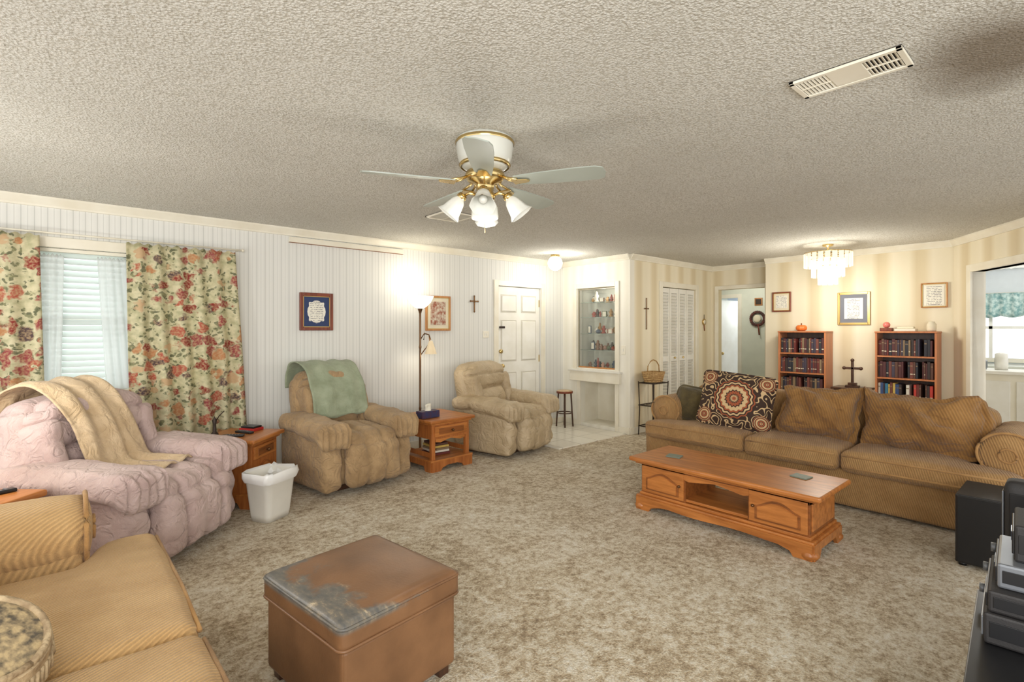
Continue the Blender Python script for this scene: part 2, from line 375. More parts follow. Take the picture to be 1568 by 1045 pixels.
b=B(); b.bx(1.72,3.0,YW-.03,YW,2.30,2.355,M_trim,.004); b.bx(1.72,3.0,YW-.031,YW-.001,2.297,2.301,simple('rust_edge',(150,110,80),.6)); b.out('trim_cable_cover')
def casing(name,axis,c,a0,a1,z,sgn,w=.075,t=.02):
    b=B()
    for (p,q,r,s_) in ((a0-w,a0,0,z+w),(a1,a1+w,0,z+w),(a0,a1,z,z+w)):
        if axis=='x': b.bx(p,q,c,c+sgn*t,r,s_,M_trim,.004)
        else: b.bx(c,c+sgn*t,p,q,r,s_,M_trim,.004)
    b.out(name)
casing('trim_door','x',YW,4.46,5.28,2.02,-1)
casing('trim_closet','x',YC,6.52,7.46,2.04,-1)
casing('trim_hall','y',XH,3.27,4.0,2.06,-1,.06)
casing('trim_hall_far','y',9.6,4.43,4.97,2.02,-1,.07)
b=B(); y=YW+.03
b.bx(4.465,5.275,y,y+.045,.015,2.015,M_white,.003)
M_groove=simple('door_groove',(206,201,187),.5)
for cx in (4.68,5.06):
    for z0,z1 in ((1.66,1.9),(.98,1.55),(.2,.82)):
        b.bx(cx-.145,cx+.145,y-.003,y+.01,z0-.005,z1+.005,M_groove,.001); b.bx(cx-.128,cx+.128,y-.013,y+.01,z0+.014,z1-.014,M_white,.008)
b.sph((4.53,y-.05,.92),.03,M_brass); b.cyl((4.53,y-.02,.92),.012,.06,M_brass,rot=(math.pi/2,0,0)); b.cyl((4.53,y-.01,1.12),.028,.03,M_brass,rot=(math.pi/2,0,0))
b.box((4.55,y-.015,1.45),(.09,.02,.03),M_iron,.003)
for z in (.25,1.0,1.8): b.bx(5.262,5.278,y-.006,y+.01,z-.05,z+.05,M_brass)
b.out('door_front')
b=B(); W=(7.46-6.52)/4
for i in range(4):
    x0=6.52+W*i+.004; x1=6.52+W*(i+1)-.004; y0=YC+.015; y1=y0+.03
    b.bx(x0,x0+.035,y0,y1,.02,2.03,M_white); b.bx(x1-.035,x1,y0,y1,.02,2.03,M_white)
    for z0,z1 in ((.02,.12),(.95,1.03),(1.96,2.03)): b.bx(x0+.035,x1-.035,y0,y1,z0,z1,M_white)
    b.bx(x0+.035,x1-.035,y1-.004,y1,.1,2.0,M_groove)
    for za,zb in ((.12,.95),(1.03,1.96)):
        n=int((zb-za)/.045)
        for k in range(n): b.box(((x0+x1)/2,y0+.012,za+(k+.5)*(zb-za)/n),(x1-x0-.07,.006,.036),M_white,rot=(math.radians(35),0,0))
for x in (6.52+W*1.5,6.52+W*2.5): b.sph((x,YC,1.0),.016,M_brass)
b.out('door_closet')
# ------------------------------------------------------------ windows
b=B(); y=YW
for x0,x1,z0,z1 in ((-.36,-.28,.84,2.14),(1.12,1.2,.84,2.14),(-.28,1.12,2.06,2.14),(-.28,1.12,.84,.92)): b.bx(x0,x1,y-.02,y,z0,z1,M_trim,.004)
b.bx(-.36,1.2,y-.06,y,.9,.925,M_trim,.004)
for x in (-.26,.42,1.10): b.bx(x-.02,x+.02,y+.06,y+.1,.92,2.06,M_white)
for z in (.94,1.49,2.04): b.bx(-.28,1.12,y+.06,y+.1,z-.02,z+.02,M_white)
b.bx(-.28,1.12,y+.078,y+.082,.92,2.06,M_glass)
b.out('window_1')
b=B()
for k in range(23): b.box((.42,y+.04,.95+k*.048),(1.36,.050,.003),M_blind,rot=(math.radians(58),0,0))
b.bx(-.26,1.1,y+.02,y+.055,2.03,2.058,M_trim,.003)
b.out('window_blind')
def curtain(name,x0,x1,z0,z1,y,folds,m,amp=.035,flare=.0,top=True,shift=0):
    t=bmesh.new(); nx=folds*10; nz=24; g=[]
    for j in range(nz+1):
        f=j/nz; z=z1+(z0-z1)*f; row=[]
        for i in range(nx+1):
            u=i/nx; x=x0+(x1-x0)*u+(u*flare+shift)*f
            a=amp*(.45+.55*f)*math.sin(u*folds*2*math.pi+.8*math.sin(f*3+u*4))+.015*noise.noise(Vector((u*6,f*3,x0)))
            row.append(t.verts.new((x,y+a,z+(.01*math.sin(u*folds*4*math.pi) if j==0 else 0))))
        g.append(row)
    for j in range(nz):
        for i in range(nx): t.faces.new((g[j][i],g[j][i+1],g[j+1][i+1],g[j+1][i]))
    b=B(); b.add(t,m,None,True); return b.out(name,solid=.004)
curtain('floral_curtain',-1.15,-.12,.42,2.13,YW-.13,7,M_floral,flare=.04)
curtain('floral_curtain',.40,1.2,.42,2.13,YW-.13,6,M_floral,amp=.045,flare=.08,shift=.03)
curtain('sheer_curtain',-.27,.02,.93,2.0,YW-.035,6,M_sheer,.012,flare=-.02)
curtain('sheer_curtain',.22,.62,.93,2.0,YW-.035,8,M_sheer,.012,flare=-.02,shift=.06)
b=B(); b.cyl((.02,YW-.085,2.16),.007,2.5,M_trim,rot=(0,math.pi/2,0)); b.sph((1.28,YW-.085,2.16),.014,M_trim)
for x in (-1.1,1.24): b.bx(x-.006,x+.006,YW-.085,YW-.001,2.155,2.165,M_trim)
b.out('curtain_rod')
# ------------------------------------------------------------ entry display cabinet
b=B(); X=XD+.1
M_lining=simple('cabinet_lining',(206,206,194),.6)
def recess(b,y0,y1,z0,z1,d,m):
    b.bx(X+d,X+d+.02,y0-.02,y1+.02,z0-.02,z1+.02,m); b.bx(X,X+d,y0-.02,y0,z0-.02,z1+.02,m); b.bx(X,X+d,y1,y1+.02,z0-.02,z1+.02,m)
    b.bx(X,X+d,y0,y1,z0-.02,z0,m); b.bx(X,X+d,y0,y1,z1,z1+.02,m)
recess(b,*NI,.3,M_lining); recess(b,*NL,.3,M_trim)
x=XD
y0,y1,z0,z1=NI
for a,c,d,e in ((y0-.07,y0,z0-.04,z1+.07),(y1,y1+.07,z0-.04,z1+.07),(y0,y1,z1,z1+.07)): b.bx(x-.02,x,a,c,d,e,M_trim,.004)
b.bx(x-.06,x,y0-.1,y1+.1,z0-.19,z0-.02,M_trim,.006); b.bx(x-.08,x,y0-.12,y1+.12,z0-.045,z0-.015,M_white,.006)
M_fsil=simple('cabinet_door_frame',(170,163,144),.35,.3)
for a,c,d,e,mm_ in ((y0,y0+.02,z0,z1,M_fsil),(y1-.02,y1,z0,z1,M_fsil),(y0+.02,y1-.02,z0,z0+.02,M_light),(y0+.02,y1-.02,z1-.02,z1,M_fsil)): b.bx(x+.02,x+.04,a,c,d,e,mm_)
b.bx(x+.028,x+.032,y0+.02,y1-.02,z0+.02,z1-.02,M_glass)
M_edge=simple('glass_edge',(150,166,158),.2)
for z in (1.12,1.36,1.6,1.82): b.bx(x+.08,x+.38,y0,y1,z-.006,z,M_glass); b.bx(x+.076,x+.08,y0,y1,z-.006,z,M_edge)
for a,c in ((y0-.06,y0-.0),(4.99,5.05)): b.bx(x-.02,x,a,c,0.012,z0-.19,M_trim,.004)
b.out('display_cabinet')
b=B(); cols=[simple('figurine_%d'%i,c,.4) for i,c in enumerate([(226,220,204),(150,60,44),(70,86,106),(160,120,66),(86,100,70),(196,150,130),(50,42,38),(120,84,60)])]
for z in (.862,1.122,1.362,1.602,1.822):
  for lay in (0,1):
    yy=y0+.06
    while yy<y1-.06:
        h=random.uniform(.08,.17); r=random.uniform(.022,.042); m=random.choice(cols); xx=x+(random.uniform(.12,.18) if lay else random.uniform(.26,.32))
        k_=random.random()
        if k_<.5: b.lathe([(0,0),(r,0),(r*.9,h*.1),(r*.5,h*.3),(r,h*.55),(r*.45,h*.72),(r*.55,h*.86),(0,h)],m,(xx,yy,z),12)
        elif k_<.75: b.lathe([(0,0),(r*.5,0),(r,h*.2),(r*1.05,h*.4),(r*.4,h*.6),(r*.6,h*.66),(0,h*.66)],m,(xx,yy,z),12)
        else: b.box((xx,yy,z+h*.35),(.02,r*1.9,h*.7),m,.003); b.box((xx-.011,yy,z+h*.35),(.002,r*1.5,h*.56),cols[0])
        yy+=r*2+random.uniform(.008,.03+.07*lay)
b.out('figurine_collection')
# ------------------------------------------------------------ pictures etc
M_paper=simple('certificate_paper',(232,226,208),.8); M_mblue=simple('blue_mat',(52,66,104),.8); M_grey=simple('print_grey',(120,122,132),.7); M_cream=simple('cream_mat',(226,216,190),.8)
def printm(name,bg,ink,sc=9):
    m,nt,b=mk(name); v=obc(nt); s=nd(nt,'ShaderNodeSeparateXYZ',{0:v})
    l=math_(nt,'GREATER_THAN',math_(nt,'SINE',math_(nt,'MULTIPLY',s.outputs[2],330.0)),.2)
    k=math_(nt,'MULTIPLY',l,math_(nt,'GREATER_THAN',noi(nt,v,80,2),.47))
    k=math_(nt,'MULTIPLY',k,math_(nt,'LESS_THAN',math_(nt,'ABSOLUTE',s.outputs[0]),.07))
    nt.links.new(mixc(nt,k,lin(bg),lin(ink)),b.inputs['Base Color']); return m
M_text=printm('printed_text',(236,232,218),(150,147,146))
M_art=simple('art_print',(206,196,176),.7,c2=(150,84,60),ns=30)
def frame(name,c,w,h,rz,fm,mm,pm,fw=.025,mat=.05,blob=False):
    b=B()
    for a in ((-w/2,-w/2+fw,-h/2,h/2),(w/2-fw,w/2,-h/2,h/2),(-w/2+fw,w/2-fw,h/2-fw,h/2),(-w/2+fw,w/2-fw,-h/2,-h/2+fw)): b.bx(a[0],a[1],-.025,0,a[2],a[3],fm,.004)
    b.bx(-w/2+fw,w/2-fw,-.012,-.002,-h/2+fw,h/2-fw,mm); q=fw+mat; g=fw
    for a in ((-w/2+g,-w/2+g+.006,-h/2+g,h/2-g),(w/2-g-.006,w/2-g,-h/2+g,h/2-g),(-w/2+g,w/2-g,h/2-g-.006,h/2-g),(-w/2+g,w/2-g,-h/2+g,-h/2+g+.006)): b.bx(a[0],a[1],-.02,-.012,a[2],a[3],M_gold)
    if not blob: b.bx(-w/2+q,w/2-q,-.016,-.012,-h/2+q,h/2-q,pm)
    else:
        t=[( (w/2-q)*(1+.08*math.cos(8*a))*math.copysign(abs(math.cos(a))**.6,math.cos(a)), (h/2-q)*(1+.08*math.cos(8*a))*math.copysign(abs(math.sin(a))**.6,math.sin(a))) for a in [2*math.pi*i/40 for i in range(40)]]
        b.prism(t,.004,pm,Matrix(((1,0,0,0),(0,0,-1,-.012),(0,1,0,0),(0,0,0,1))))
    off=Vector((0,-.003,0)); off.rotate(Matrix.Rotation(rz,3,'Z'))
    return b.out(name,Vector(c)+off,rz)
frame('framed_verse',(1.995,YW,1.605),.345,.39,0,M_cher,M_mblue,M_text,.035,.05,True)
frame('framed_print',(3.49,YW,1.62),.36,.43,0,M_light,M_cream,M_art,.022,.05)
R90=-math.pi/2
frame('framed_photo',(XB,2.905,1.81),.25,.28,R90,M_cher,M_cream,M_text,.018,.035)
frame('framed_diploma',(XB,2.03,1.69),.36,.42,R90,M_gold,M_grey,M_text,.022,.055)
frame('framed_certificate',(XB,1.222,1.82),.245,.29,R90,M_light,M_paper,M_text,.012,.02)
def cross(name,c,h,w,t,m,rz=0,fl=True):
    b=B(); b.box((0,0,0),(t,t*.6,h),m,.003); b.box((0,0,h*.17),(w,t*.6,t),m,.003)
    if fl:
        for p in ((0,0,h/2),(0,0,-h/2),(w/2,0,h*.17),(-w/2,0,h*.17)): b.sph(p,t*.75,m,(1,.5,1),10)
        b.sph((0,0,h*.17),t,m,(1,.5,1),10)
    return b.out(name,c,rz)
cross('wall_cross',(4.05,YW-.014,1.755),.2,.12,.018,M_bronze)
cross('wall_cross',(6.12,YC-.014,1.64),.42,.09,.014,M_bronze)
b=B(); b.bx(4.2,4.3,YW-.008,YW,1.31,1.4,M_trim,.003); b.bx(4.23,4.24,YW-.014,YW-.006,1.34,1.37,M_white); b.bx(4.26,4.27,YW-.014,YW-.006,1.34,1.37,M_white); b.out('light_switch')
b=B(); b.bx(XD-.008,XD,4.19,4.26,1.08,1.2,M_trim,.003); b.bx(XD-.014,XD-.006,4.22,4.23,1.12,1.16,M_white); b.out('light_switch')
b=B(); b.cyl((0,-.01,0),.05,.02,M_gold,rot=(math.pi/2,0,0)); b.cyl((0,-.015,0),.035,.02,M_cream,rot=(math.pi/2,0,0)); b.tube([(0,-.01,.05),(0,-.012,.12)],.004,M_iron); b.tube([(0,-.01,-.05),(.01,-.012,-.14)],.008,M_oakd); b.out('hanging_ornament',(7.72,YC,1.54))
b=B()
for i in range(24):
    a=2*math.pi*i/24; b.sph((.0,.12*math.cos(a),.12*math.sin(a)),.028,simple('wreath_leaf',(60,44,40),.8,c2=(110,60,50),ns=30) if i==0 else b.mats[0],seg=8)
b.sph((-.02,0,.0),.07,M_cream,(.3,1,1)); b.tube([(-.02,-.02,-.1),(-.02,-.04,-.3)],.012,M_cher); b.out('wreath',(9.57,4.06,1.62))
b=B(); b.bx(9.585,9.6,3.98,4.12,1.86,2.0,M_light,.003); b.bx(9.58,9.586,4.0,4.1,1.88,1.98,M_iron); b.out('small_picture')
# ------------------------------------------------------------ bookcases
BC=[simple('book_%d'%i,c,.6) for i,c in enumerate([(104,44,38),(56,44,42),(92,60,48),(112,62,52),(66,58,72),(44,44,50),(136,114,86),(82,42,42)])]
BL=[simple('bookb_%d'%i,c,.6) for i,c in enumerate([(220,214,200),(190,60,50),(60,120,150),(204,174,90),(90,60,110),(60,84,130)])]
def bookcase(yc,x1=XB-.02,h=1.4,w=.58,d=.27):
    b=B(); x0=x1-d; ya=yc-w/2; yb=yc+w/2
    b.bx(x0,x1,ya,ya+.02,0,h-.02,M_case,.002); b.bx(x0,x1,yb-.02,yb,0,h-.02,M_case,.002); b.bx(x0-.008,x1,ya-.005,yb+.005,h-.02,h,M_case,.003)
    b.bx(x1-.008,x1,ya+.02,yb-.02,.02,h-.02,M_dark); zs=[.06,.33,.59,.85,1.11]
    for z in zs: b.bx(x0+.004,x1-.008,ya+.02,yb-.02,z-.018,z,M_case)
    b.bx(x0+.01,x0+.03,ya+.02,yb-.02,0,.045,M_case)
    b.out('bookcase')
    k=B()
    for si,z in enumerate(zs):
        y=yb-.024
        while True:
            t=random.uniform(.014,.034)
            if y-t<ya+.024: break
            hh=random.uniform(.18,.2) if si>1 else random.uniform(.17,.23)
            pool=BC if (si!=2 or yc>2) else BC+BL*2
            dd_=random.uniform(.15,.18); m=random.choice(pool); xa=x0+.03+random.uniform(0,.015)
            k.bx(xa,xa+dd_,y-t+.001,y,z+.001,z+hh,m,.003)
            if random.random()<.5: k.bx(xa-.001,xa+.002,y-t+.004,y-.003,z+hh*.74,z+hh*.80,BC[6])
            if random.random()<.5: k.bx(xa-.001,xa+.002,y-t+.004,y-.003,z+hh*.25,z+hh*.30,M_cream)
            y-=t
            if random.random()<.04: y-=.04
    k.out('books')
bookcase(2.555); bookcase(1.445)
b=B(); M_or=simple('orange_glaze',(226,120,50),.4)
for i in range(8):
    a=i*math.pi/4; b.sph((.032*math.cos(a),.032*math.sin(a),.04),.04,M_or,(1,1,1),10)
b.cyl((0,0,.09),.008,.03,M_oakd); b.out('ceramic_pumpkin',(7.5,2.6,1.401))
b=B(); b.box((0,0,.02),(.1,.12,.04),M_cher,.005); b.sph((0,0,.075),.038,simple('pink_glass',(220,120,110),.2)); b.out('snow_globe',(7.5,1.65,1.4))
b=B(); b.box((0,.04,.015),(.14,.2,.03),M_paper,.005); b.box((0,.04,.042),(.1,.16,.022),M_cream,.005); b.out('stacked_boxes',(7.5,1.42,1.4))
b=B(); b.lathe([(0,0),(.04,0),(.045,.02),(.045,.08),(.03,.1),(.034,.11),(.0,.115)],M_cream,seg=20); b.out('ceramic_jar',(7.48,1.22,1.4))
b=B(); b.box((0,0,.69),(.3,.4,.025),M_dark,.006); b.box((0,0,.63),(.25,.35,.09),M_dark,.004)
for sx in (-1,1):
    for sy in (-1,1): b.tube([(sx*.1,sy*.15,.6),(sx*.105,sy*.155,.3),(sx*.125,sy*.175,0)],[.02,.013,.016],M_dark)
b.box((0,0,.2),(.22,.32,.02),M_dark,.004); b.out('side_table',(7.4,1.98,0))
b=B(); b.box((0,0,.012),(.1,.14,.024),M_dark,.004); b.box((0,0,.04),(.06,.09,.03),M_dark,.004); b.box((0,0,.19),(.022,.03,.28),M_dark,.005); b.box((0,0,.235),(.022,.18,.03),M_dark,.005)
for p in ((0,.09,.235),(0,-.09,.235),(0,0,.335)): b.sph(p,.022,M_dark,seg=10)
b.out('standing_cross',(7.4,1.98,.7025))
# ------------------------------------------------------------ sofas
def sofa(name,loc,rz,L,seats,m,mp,mb,D=.97,aw=.34):
    b=B(); f=-D/2; ix=L/2-aw
    b.soft((0,.03,.17),(L/2-.03,D/2-.05,.15),m,.03,18,nz=(.003,3))
    for s in (-1,1):
        cx=s*(L/2-aw/2)
        b.soft((cx,.12,.34),(aw/2-.04,D/2-.14,.28),m,.05,10,nz=(.004,4))
        yy0=f+.26; yy1=D/2-.02; rings=[]; r=.155
        for t_ in range(13):
            v=t_/12; y=yy0+(yy1-yy0)*v; k=r*(1-.10*max(0,.12-v)/.12)
            rings.append([Vector((cx+s*.015+k*1.08*math.cos(a),y+.006*noise.noise(Vector((a*2,y*6,s))),.56+k*math.sin(a)+.008*noise.noise(Vector((a,y*5,3))))) for a in [2*math.pi*q/28 for q in range(28)]])
        b.loft(rings,m)
        b.tube([(cx+s*.015+r*1.04*math.cos(a),yy0,.56+r*.97*math.sin(a)) for a in [math.pi*2*q/32 for q in range(33)]],.009,mp,8)
        b.tube([(cx+s*.015+r*.3*math.cos(a),yy0-.028,.56+r*.3*math.sin(a)) for a in [math.pi*2*q/20 for q in range(21)]],.007,mp,8)
        b.lathe([(0,0.03),(.05,.028),(.1,.02),(.14,.0)],m,(cx+s*.015,yy0+.004,.56),24,rot=(math.pi/2,0,0))
        b.tube([(cx-s*(aw/2-.05),yy0-.004,.3),(cx-s*(aw/2-.05),yy0-.004,.5)],.008,mp)
    b.soft((0,D/2-.14,.52),(ix+.1,.13,.30),m,.1,16,nz=(.006,4))
    w=2*ix/seats
    for i in range(seats):
        cx=-ix+w*(i+.5)
        side=0
        if i==0: side=-1
        if i==seats-1: side=1
        def fn(q,e,side=side):
            if side and e.x*side>0:
                yy=q.y; g=1/(1+math.exp((yy-(-.39+.27))/.02))
                q=Vector((q.x+side*(aw-.06)*g*(e.x*side)**.8,q.y,q.z))
            return q
        hy=(D-.26)/2
        b.soft((cx,f+hy,.385),(w/2-.004,hy,.085),m,.05,22,puff=(.0,.01,.022),nz=(.006,4),fn=fn)
        ex0=-(aw-.07) if side==-1 else 0; ex1=(aw-.07) if side==1 else 0
        for z in (.345,.435): b.tube([(cx-w/2+.03+ex0,f-.002,z),(cx,f-.008,z+.004),(cx+w/2-.03+ex1,f-.002,z)],.008,mp,6)
    return b.out(name,loc,rz)
sofa('sofa',(5.065,1.70,0),-math.pi/2,2.95,3,M_sofa,M_pipe,M_sofac)
sofa('loveseat',(-.145,1.9,0),math.pi/2,2.3,2,M_sofa2,M_pipe,M_sofa2)
def pillow(name,loc,half,m,rot,r=.05,sink=0,nz=(.012,4),fringe=None,seed=1,ear=0,n=20):
    b=B()
    def fn(q,e):
        th=(1-.72*max(abs(e.x),abs(e.z))**3.2)
        v=Vector((q.x*(1.0-.06*(1-e.z**2)*abs(e.x)),q.y*th,q.z-sink*(1-e.x**2)*max(0,e.z)))
        if ear:
            v.z+=.07*max(0,e.z)*(abs(e.x)**3)-ear*max(0,e.z)*max(0,-e.x)
            v.y-=.03*math.sin(8*(e.x+e.z*.7))*(1-e.z*e.z)*(1-e.x*e.x)
            v.y-=.15*max(0,e.z)**2
        return v
    b.soft((0,0,0),half,m,r,n,puff=(0,.03,0),nz=nz,fn=fn,seed=seed)
    return b.out(name,loc,rot=rot)
def eul(rx,rz): return (rx,0,rz)
pillow('back_cushion',(5.26,2.45,.645),(.38,.14,.21),M_sofac,eul(-.28,-math.pi/2),.12,.02,seed=2)
pillow('back_cushion',(5.08,1.62,.640),(.33,.20,.22),M_sofac,(-.42,.09,-math.pi/2+.10),.12,-.01,(.045,5),seed=5,ear=.06,n=36)
pillow('back_cushion',(5.08,.89,.630),(.41,.20,.21),M_sofac,(-.42,-.07,-math.pi/2-.08),.12,.0,(.045,5),seed=9,ear=-.04,n=36)
pillow('throw_pillow',(5.05,2.82,.62),(.2,.09,.2),M_olive,(-.4,.15,-math.pi/2+.2),.08,seed=12)
pillow('throw_pillow',(4.90,2.28,.73),(.345,.10,.27),M_med,(-.3,.10,-math.pi/2+.25),.06,nz=(.004,3),seed=14)
b=B(); M_lace=simple('lace_embroidery',(200,178,142),.9,c2=(150,128,98),ns=26,bs=.8,bscale=60,bd=.01)
M_lace2=simple('embroidered_band',(92,84,72),.9,c2=(190,168,128),ns=50,bs=.6,bscale=60)
b.lathe([(.145,.055),(.152,.03),(.155,0),(.15,-.06),(.13,-.10),(0,-.11)],M_lace,seg=32)
b.lathe([(0,.075),(.05,.074),(.10,.068),(.13,.06)],M_lace2,seg=32); b.lathe([(.13,.06),(.145,.055)],M_lace,seg=32)
ring=[(.132*math.cos(2*math.pi*k/32),.132*math.sin(2*math.pi*k/32),.062) for k in range(33)]; b.tube(ring,.009,M_lace,6)
for i in range(60):
    a=2*math.pi*i/60; b.tube([(.150*math.cos(a),.150*math.sin(a),.03),(.168*math.cos(a),.168*math.sin(a),-.02+.01*math.sin(i*3)),(.160*math.cos(a+.05),.160*math.sin(a+.05),-.09)],.006,M_lace,5)
b.out('round_cushion',(-.17,1.84,.60),rot=(math.radians(8),math.radians(30),math.radians(-35)))
# ------------------------------------------------------------ recliners
def recliner(name,loc,rz,m,W=.94,hs=1.0,chs=((0,-.36,.05,.035),(0,.36,.05,.035)),arm=.13,bw=0,tilt=-.24,top=.36):
    b=B(); hw=W/2; a=.014
    b.box((0,.05,.035),(W-.3,.6,.07),M_dark,.01)
    b.soft((0,.03,.24),(hw-.1,.38,.17),m,.04,10,nz=(.006,4))
    for s in (-1,1):
        b.soft((s*(hw-.10),0,.29),(.088,.40,.25),m,.05,18,puff=(.015,.015,0),nz=(.008,5),fn=lambda q,e:Vector((q.x,q.y-.012*math.sin(e.z*9+e.x*2)*max(0,-e.y)**4,q.z)))
        def fn(q,e,s=s):
            fr=max(0,-e.y)
            pl=.012*math.sin(e.x*16)*max(0,-e.y)**5
            return Vector((q.x*(1+.14*fr*fr),q.y-.01*fr-pl,q.z-(.09*fr**4 if e.z<0 else .02*fr**4)+.012*math.sin(e.y*3)))
        b.soft((s*(hw-.10),-.03,.56),(arm,.42,.08),m,.07,26,puff=(.01,.02,.015),nz=(a,6),fn=fn,chan=[(1,.35,.06,.014)])
        b.tube([(s*(hw-.008),-.36+.04*k,.47+.004*math.sin(k)) for k in range(18)],.006,m,6)
    b.soft((0,-.07,.43),(hw-.21,.38,.09),m,.06,26,puff=(0,.02,.035),nz=(a,5),chan=chs)
    b.soft((0,-.42,.25),(hw-.2,.075,.19),m,.06,26,puff=(0,.045,0),nz=(a,5),chan=list(chs)+[(2,.45,.06,.012)])
    rnd=lambda k:(lambda q,e:Vector((q.x*(1-k*max(0,e.z)**2),q.y,q.z-.05*max(0,e.z)*abs(e.x)**3)))
    b.soft((0,.37,.70*hs),(hw-.11+bw,.11,.36*hs),m,.1,20,nz=(.008,4),rot=(tilt,0,0),fn=rnd(.10))
    b.soft((0,.24,.60*hs),(hw-.22,.10,.15),m,.07,22,puff=(0,.04,0),nz=(a,5),rot=(tilt,0,0),chan=[(2,-.35,.08,.014)])
    b.soft((0,.315,.88*hs),(hw-.15+bw,.12,.17*hs),m,.09,26,puff=(0,.035,.01),nz=(a,5),rot=(tilt,0,0),chan=[(2,.05,.07,.024)],fn=rnd(.13))
    for s in (-1,1): b.soft((s*(hw-.20+bw),.23,.68*hs),(.06,.12,.22),m,.05,14,nz=(a,6),rot=(tilt,0,0))
    b.box((hw+.005,-.1,.3),(.02,.05,.1),M_dark,.006,rot=(.3,0,0))
    return b.out(name,loc,rz)
PL=(.34,4.14,0); PR=math.radians(46)
recliner('recliner',PL,PR,M_pink,1.04,.96,chs=((0,-.5,.045,.045),(0,0,.045,.045),(0,.5,.045,.045)),arm=.15,bw=.04)
recliner('recliner',(2.03,4.66,0),math.radians(8),M_suede,.93,.98)
recliner('recliner',(3.98,4.66,0),math.radians(14),M_leath,.98,.97,arm=.14)
def drape(name,prof,x0,x1,m,loc,rz,wob=.012,skew=0,seed=0,nx=30):
    P=[Vector((0,p[0],p[1])) for p in prof]; pts=[]
    for i in range(len(P)-1):
        p0=P[max(i-1,0)];p1=P[i];p2=P[i+1];p3=P[min(i+2,len(P)-1)]
        for k in range(6):
            t=k/6; pts.append(.5*((2*p1)+(-p0+p2)*t+(2*p0-5*p1+4*p2-p3)*t*t+(-p0+3*p1-3*p2+p3)*t**3))
    pts.append(P[-1]); t=bmesh.new(); g=[]
    for j,p in enumerate(pts):
        f=j/(len(pts)-1); row=[]
        d=(pts[min(j+1,len(pts)-1)]-pts[max(j-1,0)]).normalized(); n=Vector((0,-d.z,d.y))
        if n.y>0 and n.z<.2: n=-n
        for i in range(nx+1):
            u=i/nx; x=x0+(x1-x0)*u+skew*f+.02*noise.noise(Vector((f*5,u*2,seed)))
            w=wob*(math.sin(u*17+seed+f*1.5)*.6+noise.noise(Vector((u*7,f*4,seed)))*1.2)
            row.append(t.verts.new((x,p.y+n.y*w,p.z+abs(n.z)*w+(.03*noise.noise(Vector((u*4,seed,0))) if j==len(pts)-1 else 0))))
        g.append(row)
    for j in range(len(pts)-1):
        for i in range(nx): t.faces.new((g[j][i],g[j][i+1],g[j+1][i+1],g[j+1][i]))
    b=B(); b.add(t,m,None,True); return b.out(name,loc,rz,solid=.01)
drape('throw_blanket',[(.60,.85),(.59,.99),(.53,1.085),(.40,1.11),(.26,1.065),(.155,.935),(.09,.79),(.055,.60)],-.31,.25,M_green,(2.03,4.66,0),math.radians(8),.012,.02,1)
drape('throw_blanket',[(.60,.8),(.585,.98),(.50,1.075),(.38,1.095),(.24,1.03),(.13,.88),(.06,.71),(.00,.585),(-.12,.56),(-.28,.555)],-.34,.10,M_beige,PL,PR,.022,.10,4)
# ------------------------------------------------------------ coffee table
def arch(w,h,r=.03,n=10):
    pts=[(-w/2,0),(w/2,0),(w/2,h*.62)]
    for i in range(n+1):
        t=i/n; x=w/2-w*t; pts.append((x,h*.62+h*.38*(math.sin(math.pi*t)**1.5)))
    return pts
FY=Matrix(((1,0,0,0),(0,0,1,0),(0,1,0,0),(0,0,0,1)))
def plinth(b,L,Wd,m):
    for s in (-1,1):
        poly=[(-L/2,0),(-L/2+.11,0),(-L/2+.13,.03),(-L/2+.2,.05)]
        if L>.6: poly+=[(x,.055+.006*math.sin(x*10)) for x in [(-L/2+.2)+(L-.4)*k/12 for k in range(1,12)]]
        poly+=[(L/2-.2,.05),(L/2-.13,.03),(L/2-.11,0),(L/2,0),(L/2,.1),(-L/2,.1)]
        b.prism(poly,.022,m,Matrix.Translation((0,s*(Wd/2)-.011,0))@FY)
        b.prism([(-Wd/2,0),(-Wd/2+.09,0),(-Wd/2+.12,.05),(Wd/2-.12,.05),(Wd/2-.09,0),(Wd/2,0),(Wd/2,.1),(-Wd/2,.1)],.022,m,Matrix.Translation((s*(L/2),0,0))@Matrix.Rotation(math.pi/2,4,'Z')@Matrix.Translation((0,-.011,0))@FY)
b=B(); L=1.22; Wd=.46
plinth(b,L+.05,Wd+.05,M_oak)
for sx in (-1,1):
    for sy in (-1,1): b.lathe([(0,0),(.035,0),(.05,.02),(.05,.035),(.03,.055),(.03,.09)],M_oak,(sx*(L/2+.0),sy*(Wd/2),0),16)
b.box((0,0,.105),(L+.06,Wd+.06,.02),M_oak,.006); b.box((0,0,.125),(L+.02,Wd+.02,.02),M_oak,.004)
for sx in (-1,1):
    c=sx*(L/2-.19)
    b.box((c,0,.245),(.38,Wd,.22),M_oakd,.002)
    for sy in (-1,1):
        b.box((c,sy*(Wd/2+.004),.245),(.36,.014,.2),M_oak,.004)
        y=sy*(Wd/2+.011)
        b.prism(arch(.28,.145),.012,M_oakd,Matrix.Translation((c,y-.004 if sy<0 else y-.008,.165))@FY,.0)
        b.prism(arch(.25,.12),.02,M_oak,Matrix.Translation((c,y-.010,.175))@FY,.004)
        b.sph((c-sx*.15,sy*(Wd/2+.022),.25),.011,M_bronze,seg=10)
    b.box((sx*(L/2+.002),0,.245),(.012,Wd-.06,.17),M_oak,.004)
b.box((0,0,.345),(L-.0,Wd,.03),M_oakd,.002)
b.box((0,0,.15),(L-.7,Wd-.02,.02),M_oak,.003)
